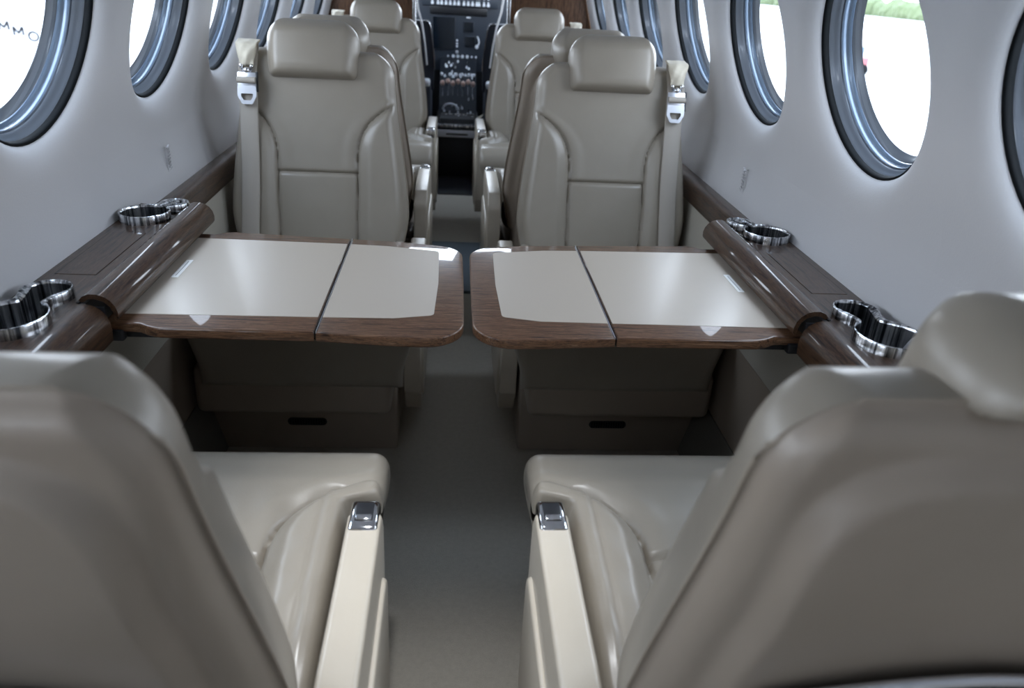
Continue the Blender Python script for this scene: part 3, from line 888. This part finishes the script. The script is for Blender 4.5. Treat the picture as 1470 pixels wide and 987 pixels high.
# literature pocket on the rear of each near seat
def pocket(S):
    V, F = [], []
    n = 24
    bm = bmesh.new(); pts = []
    for i in range(n+1):
        x = -.165+.33*i/n; s = .290+.040*(1-(x/.165)**2)
        y, z, ny, nz = back_path(s); t = -.118-.012*(1-(x/.18)**4)
        pts.append((x, y+ny*t, z+nz*t))
    add_tube(bm, pts, .0045, 10)
    o = frombm('pocket_rim', bm, BUCKLE, S); o['label'] = 'curved metal pocket rim'
    for i, (s0) in enumerate([0, 1]):
        for k in range(n+1):
            x = -.165+.33*k/n; s = (.290+.040*(1-(x/.165)**2)) if i == 0 else .08
            y, z, ny, nz = back_path(s); t = -.1165-.008*(1-(x/.18)**4); V.append((x, y+ny*t, z+nz*t))
    for k in range(n): F.append((k, k+1, n+1+k+1, n+1+k))
    pyd('literature_pocket', V, F, NAVY, S)
pocket(n1); pocket(n2)
# the near seats' headrests are pushed down
for S, q, dx in ((n1, .060, -.040), (n2, .023, .035)):
    for ch in S.children:
        if ch.name.startswith('headrest'): ch.location = (dx, q*sin(REC), -q*cos(REC))

# ---------------------------------------------------------------- cockpit
def cockpit():
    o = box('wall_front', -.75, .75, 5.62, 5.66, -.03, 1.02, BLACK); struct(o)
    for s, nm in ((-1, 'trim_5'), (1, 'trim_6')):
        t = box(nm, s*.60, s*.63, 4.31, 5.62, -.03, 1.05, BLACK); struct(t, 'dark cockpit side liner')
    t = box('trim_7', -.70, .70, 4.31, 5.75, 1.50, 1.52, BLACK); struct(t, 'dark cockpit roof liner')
    for s, nm in ((-1, 'window_19'), (1, 'window_20')):
        g = box(nm, s*.61, s*.62, 4.62, 5.62, 1.05, 1.50, GLASS); struct(g, 'cockpit side window')
    g = box('window_21', -.62, .62, 5.62, 5.63, 1.02, 1.50, GLASS); struct(g, 'cockpit windscreen')
    # dark carpet of the cockpit floor
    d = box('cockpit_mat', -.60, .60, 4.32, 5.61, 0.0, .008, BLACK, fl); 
    # instrument panel
    I = thing('instrument_panel', 'slate blue cockpit instrument panel with dark displays and rows of switches', 'instrument panel', (0, 5.42, 0))
    def P(o): shift_mesh(o, 0, -5.42, 0); return o
    def px(u): return -.276+(u-600)*.00463
    def pz(v): return .99-v*.0042
    P(box('panel_face', -.55, .55, 5.41, 5.46, .56, 1.06, PANEL, I, .004))
    P(box('support', -.50, .50, 5.43, 5.60, .0, .57, BLACK, I))
    def scr(nm, u0, u1, v0, v1, lab=None):
        b = P(box(nm, px(u0)-.004, px(u1)+.004, 5.402, 5.411, pz(v1)-.004, pz(v0)+.004, PANEL, I, .002))
        c = P(box('screen', px(u0), px(u1), 5.4005, 5.403, pz(v1), pz(v0), SCREEN, b))
        if lab: b['label'] = lab
    scr('display', 621, 652, 24, 71, 'tall dark display'); scr('display', 665, 678, 30, 44); scr('display', 667, 681, 51, 65)
    P(box('glare_bar', px(617), px(697), 5.395, 5.412, pz(20), pz(9), BLACK, I, .004))
    sw = P(box('annunciator_panel', px(606), px(712), 5.398, 5.412, pz(8.5), pz(-10), PANEL, I, .002))
    random.seed(5)
    for u in (620, 628, 633, 639, 645, 651, 656.5, 664, 670, 676, 682, 685, 692, 698):
        bm = bmesh.new(); zz = pz(4.5)
        add_box(bm, px(u)-.009, px(u)+.009, 5.390, 5.400, zz-.010, zz+.006, .002); add_box(bm, px(u)-.005, px(u)+.005, 5.389, 5.399, zz+.006, zz+.018, .001)
        P(frombm('switch', bm, KNOBW, sw))
        P(box('switch', px(u)-.006, px(u)+.006, 5.390, 5.400, pz(-4)-.005, pz(-4)+.007, KNOBW, sw, .001))
    def knob(u, v, r, m=KNOBW, par=I):
        bm = bmesh.new(); bmesh.ops.create_cone(bm, cap_ends=True, segments=14, radius1=r, radius2=r*.8, depth=.018, matrix=Matrix.Translation((px(u), 5.402, pz(v))) @ Matrix.Rotation(pi/2, 4, 'X'))
        return P(frombm('knob', bm, m, par))
    for u, v in ((655.5, 57.5), (655.5, 62), (655.5, 66), (655.5, 75)): knob(u, v, .007)
    knob(655.5, 74.5, .010)
    for u in (643, 650.5, 657, 663.5, 670.5, 677, 683): knob(u, 81, .011 if 645 < u < 675 else .007)
    knob(683.5, 65.5, .013); 
    tb = P(tube('knob_arc', [(px(684), 5.40, pz(50)), (px(686), 5.40, pz(54)), (px(687), 5.40, pz(59)), (px(685.5), 5.40, pz(63))], .005, KNOBW, I))
    P(box('brand_free_badge', px(668), px(674), 5.406, 5.412, pz(24.5), pz(22.5), KNOBW, I)).name = 'badge'
    # control pedestal
    C_ = thing('control_pedestal', 'black centre console with throttle levers, knobs and a silver drawer front', 'console', (-.01, 4.95, 0))
    def Q(o): shift_mesh(o, .01, -4.95, 0); return o
    Q(box('base', -.145, .130, 4.72, 5.40, .008, .300, BLACK, C_, .006))
    # sloped top
    sec = [(4.78, .29), (4.80, .345), (4.98, .400), (5.12, .520), (5.40, .640), (5.40, .29)]
    bm = bmesh.new(); f = bm.faces.new([bm.verts.new((-.125, y, z)) for y, z in sec]); r = bmesh.ops.extrude_face_region(bm, geom=[f])
    for v in r['geom']:
        if isinstance(v, bmesh.types.BMVert): v.co.x = .110
    top = Q(frombm('sloped_top', bm, CONSOLE, C_))
    Q(box('drawer_front', -.130, .112, 4.708, 4.722, .252, .294, KNOBW, C_, .003))
    Q(box('drawer_slot', -.075, .055, 4.7055, 4.7090, .266, .275, BLACK, C_, .001))
    Q(box('ledge_plate', -.150, .135, 4.712, 4.80, .306, .326, STEEL, C_, .005))
    Q(tube('grab_handle', [(-.120, 4.76, .325), (-.120, 4.76, .365), (-.105, 4.76, .380), (.085, 4.76, .380), (.100, 4.76, .365), (.100, 4.76, .325)], .006, STEEL, C_))
    def lev(x, y, z, h, m=LEVER, r=.013):
        bm = bmesh.new(); add_tube(bm, [(x, y, z), (x, y-.015, z+h)], .004, 8); st = Q(frombm('lever', bm, STEEL, C_))
        bm = bmesh.new(); bmesh.ops.create_uvsphere(bm, u_segments=12, v_segments=8, radius=r, matrix=Matrix.Translation((x, y-.016, z+h)) @ Matrix.Diagonal((1.1, .8, 1.3, 1)))
        Q(frombm('lever_knob', bm, m, st))
    for i, x in enumerate((-.105, -.072, -.040, -.008, .024, .056, .086)):
        lev(x, 5.04, .44, .085+(.012 if i % 2 else 0)); 
    for i, x in enumerate((-.112, -.060, -.020, .018, .058, .092)): lev(x, 5.12, .50, .07, KNOBW, .008)
    random.seed(11)
    for i in range(46):
        yy = random.uniform(4.84, 5.02) if i < 18 else random.uniform(5.16, 5.36); zz = (.345+(yy-4.80)*.31) if yy < 4.98 else .535+(yy-5.14)*.43
        if 4.98 < yy: zz = .400+(yy-4.98)*.857 if yy < 5.12 else .520+(yy-5.12)*.43
        xx = random.uniform(-.105, .09); bm = bmesh.new(); bmesh.ops.create_cone(bm, cap_ends=True, segments=12, radius1=.004+.006*random.random(), radius2=.004, depth=.016, matrix=Matrix.Translation((xx, yy, zz+.006)))
        Q(frombm('knob', bm, KNOBW if i % 3 else STEEL, C_))
    pts = [(-.055+.045*cos(a_), 4.90, .385+.035*sin(a_)) for a_ in [pi*i/14 for i in range(15)]]
    Q(tube('trim_wheel_arc', pts, .006, KNOBW, C_))
    bm = bmesh.new(); pf = [(.098, 4.72, .325), (.150, 4.70, .40), (.112, 4.73, .372)]
    f = bm.faces.new([bm.verts.new(p) for p in pf]); r = bmesh.ops.extrude_face_region(bm, geom=[f])
    for v in r['geom']:
        if isinstance(v, bmesh.types.BMVert): v.co.y += .003
    t = frombm('folded_paper', bm, PAPER, None, False); tag(t, 'small folded cream paper poking up at the right of the cockpit console', 'paper')
    # crew seats
    for s, xs in ((-1, -1), (1, 1)):
        K = thing('crew_seat', 'black crew seat with pale metal edge trim %s of the cockpit console' % ('left' if s < 0 else 'right'), 'seat', (s*.34, 4.76, 0), 0, 'crew seats')
        off = 0.0 if s < 0 else -.018
        def W(o): shift_mesh(o, -s*.34, -4.76, 0); return o
        def X(v): return s*v+off
        # back: leaning block whose inner edge slopes towards the console at the bottom
        bm = bmesh.new()
        prof = [(.52, .52), (.155, .52), (.150, .70), (.172, .865), (.185, .895), (.50, .90)]
        f = bm.faces.new([bm.verts.new((X(x), 4.72, z)) for x, z in prof]); r = bmesh.ops.extrude_face_region(bm, geom=[f])
        for v in r['geom']:
            if isinstance(v, bmesh.types.BMVert): v.co.y = 4.80
        W(frombm('backrest', bm, NAVY, K))
        W(tube('edge_trim', [(X(.148), 4.715, .64), (X(.150), 4.715, .70), (X(.171), 4.715, .865), (X(.183), 4.715, .893), (X(.212), 4.715, .897)], .0035, STEEL, K))
        W(tube('side_trim', [(X(.192), 4.70, .66), (X(.205), 4.70, .78), (X(.222), 4.70, .88), (X(.245), 4.70, .96), (X(.258), 4.70, 1.06)], .006, WHITE, K))
        W(box('arm_support', X(.168), X(.232), 4.66, 5.0, .10, .55, NAVY, K, .012))
        c_ = W(box('arm_cap', X(.172), X(.234), 4.65, 4.98, .545, .585, KNOBW, K, .014, 3)); c_['label'] = 'pale armrest cap'
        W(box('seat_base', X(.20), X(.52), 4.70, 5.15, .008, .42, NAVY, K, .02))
cockpit()

# reading lamp over the aisle, switched on
RL = thing('reading_light', 'small round reading lamp in the ceiling above the aisle by the near seats', 'light', (-.10, .80, 1.485))
bm = bmesh.new(); bmesh.ops.create_cone(bm, cap_ends=True, segments=24, radius1=.028, radius2=.034, depth=.016, matrix=Matrix.Translation((0, 0, .0)))
frombm('bezel', bm, STEEL, RL)
sd_ = bpy.data.lights.new('lamp_beam', 'SPOT'); sd_.energy = 48; sd_.spot_size = math.radians(44); sd_.spot_blend = 1.0; sd_.shadow_soft_size = .03; sd_.color = (0.93, 0.96, 1.0)
so = bpy.data.objects.new('lamp_beam', sd_); COL.objects.link(so); so.location = (-.10, .80, 1.46)
so.rotation_euler = (Vector((-.10, .80, 1.46))-Vector((-.04, .71, .0))).to_track_quat('Z', 'Y').to_euler()
# doorway portal and frame in the aft left wall
ld = bpy.data.lights.new('door_portal', 'AREA'); ld.shape = 'RECTANGLE'; ld.size = .50; ld.size_y = 1.25; ld.cycles.is_portal = True
lo = bpy.data.objects.new('door_portal', ld); COL.objects.link(lo); lo.location = (-.76, -1.40, .66); lo.rotation_euler = Vector((-1, 0, 0)).to_track_quat('Z', 'Y').to_euler()
df = bmesh.new()
add_box(df, -.76, -.62, -1.69, -1.65, 0, 1.32); add_box(df, -.76, -.62, -1.15, -1.11, 0, 1.32)
struct(frombm('door_1', df, STEEL), 'metal frame of the open aft entry doorway')

# ---------------------------------------------------------------- outside
gr = box('ground', -200, 200, -150, 350, -1.25, -1.20, CONCRETE); struct(gr, 'pale concrete apron outside')
def wing(side):
    s = side
    W_ = thing('wing', 'white aircraft wing with engine pod outside the %s windows' % ('left' if s < 0 else 'right'), 'wing', (s*.9, 2.6, -.25))
    def P(o): shift_mesh(o, -s*.9, -2.6, .25); return o
    bm = bmesh.new(); rings = []
    for x, c0, c1, z, t in ((.80, 1.4, 3.6, -.12, .16), (2.4, 1.6, 3.5, -.02, .14), (7.0, 2.1, 3.2, .32, .08)):
        ring = []
        for i in range(24):
            a_ = 2*pi*i/24; yy = lerp(c0, c1, (1+cos(a_))/2); ring.append(bm.verts.new((s*x, yy, z+t*sin(a_)*(0.5+0.5*(1+cos(a_))/2))))
        rings.append(ring)
    for A, B in zip(rings, rings[1:]):
        for i in range(24): bm.faces.new((A[i], A[(i+1) % 24], B[(i+1) % 24], B[i]))
    bm.faces.new(rings[0]); bm.faces.new(rings[-1])
    P(frombm('wing_panel', bm, WHITE, W_))
    bm = bmesh.new(); rings = []
    for y, r, z in ((1.3, .05, .02), (1.8, .26, .06), (2.6, .40, .12), (3.6, .44, .18), (4.4, .40, .20), (4.9, .28, .20), (5.1, .10, .20)):
        rings.append([bm.verts.new((s*2.55+r*cos(2*pi*i/28), y, z+r*sin(2*pi*i/28)*1.0)) for i in range(28)])
    for A, B in zip(rings, rings[1:]):
        for i in range(28): bm.faces.new((A[i], A[(i+1) % 28], B[(i+1) % 28], B[i]))
    bm.faces.new(rings[0]); bm.faces.new(rings[-1])
    P(frombm('engine_pod', bm, WHITE, W_))
wing(-1); wing(1)
def outside():
    # low hedge far off on the right, and a low wall
    bm = bmesh.new(); random.seed(8)
    for i in range(110):
        y = 60+i*1.1; r = random.uniform(1.2, 2.0)
        bmesh.ops.create_icosphere(bm, subdivisions=2, radius=r, matrix=Matrix.Translation((60+random.uniform(-.6, .6), y, -.6+random.uniform(-.3, .3))))
    for v in bm.verts: v.co += Vector([random.uniform(-.2, .2) for _ in range(3)])
    tag(frombm('hedge', bm, HEDGE, None, False), 'long green hedge beyond the apron outside the right windows', 'hedge')
    # small ground tug: red body, blue seat and wheels
    T = thing('ground_tug', 'small red and blue ground tug parked outside the right windows', 'vehicle', (13.0, 26.0, -1.2))
    T.scale = (.6, .6, .6)
    box('body', -.9, .9, -.5, .5, .25, .95, RED, T, .08, 3); box('bonnet', -.9, -.1, -.45, .45, .9, 1.15, RED, T, .06, 3)
    box('seat', .15, .6, -.35, .35, .95, 1.5, BLUEP, T, .08, 3)
    for x in (-.6, .6):
        for y in (-.5, .5):
            bm = bmesh.new(); bmesh.ops.create_cone(bm, cap_ends=True, segments=20, radius1=.3, radius2=.3, depth=.2, matrix=Matrix.Translation((x, y, .3)) @ Matrix.Rotation(pi/2, 4, 'X')); frombm('wheel', bm, RUBBER, T)
outside()

def parked_aircraft():
    """white fuselage flank with spaced grey letters, slanting away on the left"""
    a, b = Vector((-8.9, 10.13)), Vector((-3.2, 12.84)); d = (b-a).normalized(); n = Vector((d.y, -d.x))
    T = thing('parked_aircraft', 'white parked aircraft with grey letters M M O outside the nearest left window', 'aircraft', ((a.x+b.x)/2, (a.y+b.y)/2, -1.2))
    base = Vector(T.location); nn = Vector((-n.x, -n.y, 0)) if n.dot(Vector((0, 0))-a) < 0 else Vector((n.x, n.y, 0))
    D = Vector((d.x, d.y, 0)); bm = bmesh.new(); rings = []
    for i in range(25):
        q = i/24; ring = []
        r = .85*min(1, (1-abs(2*q-1)**6))**.5+.02
        c = Vector((lerp(a.x, b.x, q*1.15-.1), lerp(a.y, b.y, q*1.15-.1), .15))-nn*.88
        for k in range(32):
            t = 2*pi*k/32; ring.append(bm.verts.new(c+nn*(r*cos(t))+Vector((0, 0, r*sin(t)))-base))
        rings.append(ring)
    for A, B in zip(rings, rings[1:]):
        for k in range(32): bm.faces.new((A[k], A[(k+1) % 32], B[(k+1) % 32], B[k]))
    bm.faces.new(rings[0]); bm.faces.new(rings[-1])
    frombm('fuselage', bm, WHITE, T)
    for q in (.3, .7):
        p = a.lerp(b, q); bm = bmesh.new(); c = Vector((p.x, p.y, 0))-nn*.88-base; c.z = .28
        bmesh.ops.create_cone(bm, cap_ends=True, segments=20, radius1=.28, radius2=.28, depth=.2, matrix=Matrix.Translation(c) @ Matrix.Rotation(math.atan2(D.y, D.x), 4, 'Z') @ Matrix.Rotation(pi/2, 4, 'X'))
        add_box(bm, c.x-.05, c.x+.05, c.y-.05, c.y+.05, .3, .6); frombm('wheel', bm, RUBBER, T)
    for ch, P, zl in (('M', (-6.08, 11.46), .195), ('M', (-5.94, 11.53), .128), ('O', (-5.79, 11.60), .062)):
        bm = bmesh.new(); h = .056
        if ch == 'M':
            mp = [(-.052, -h, 0), (-.052, h, 0), (0, -.03, 0), (.052, h, 0), (.052, -h, 0)]
            for p0, p1 in zip(mp, mp[1:]): add_tube(bm, [p0, p1], .0135, 8)
        else: add_tube(bm, [(.056*cos(2*pi*k/24), h*sin(2*pi*k/24), 0) for k in range(24)], .0135, 8, True)
        me = bpy.data.meshes.new('letter'); bm.to_mesh(me); bm.free()
        X = D; Z = Vector((0, 0, 1)); N = X.cross(Z)
        if N.dot(nn) < 0: X = -X; N = -N
        q = (Vector(P)-a).dot(d); foot = a+d*q
        loc = Vector((foot.x, foot.y, zl))+nn*.05-base
        M = Matrix(((X.x, Z.x, N.x, loc.x), (X.y, Z.y, N.y, loc.y), (X.z, Z.z, N.z, loc.z), (0, 0, 0, 1))); me.transform(M)
        link('letter', me, LETTER, T, None, False)
parked_aircraft()
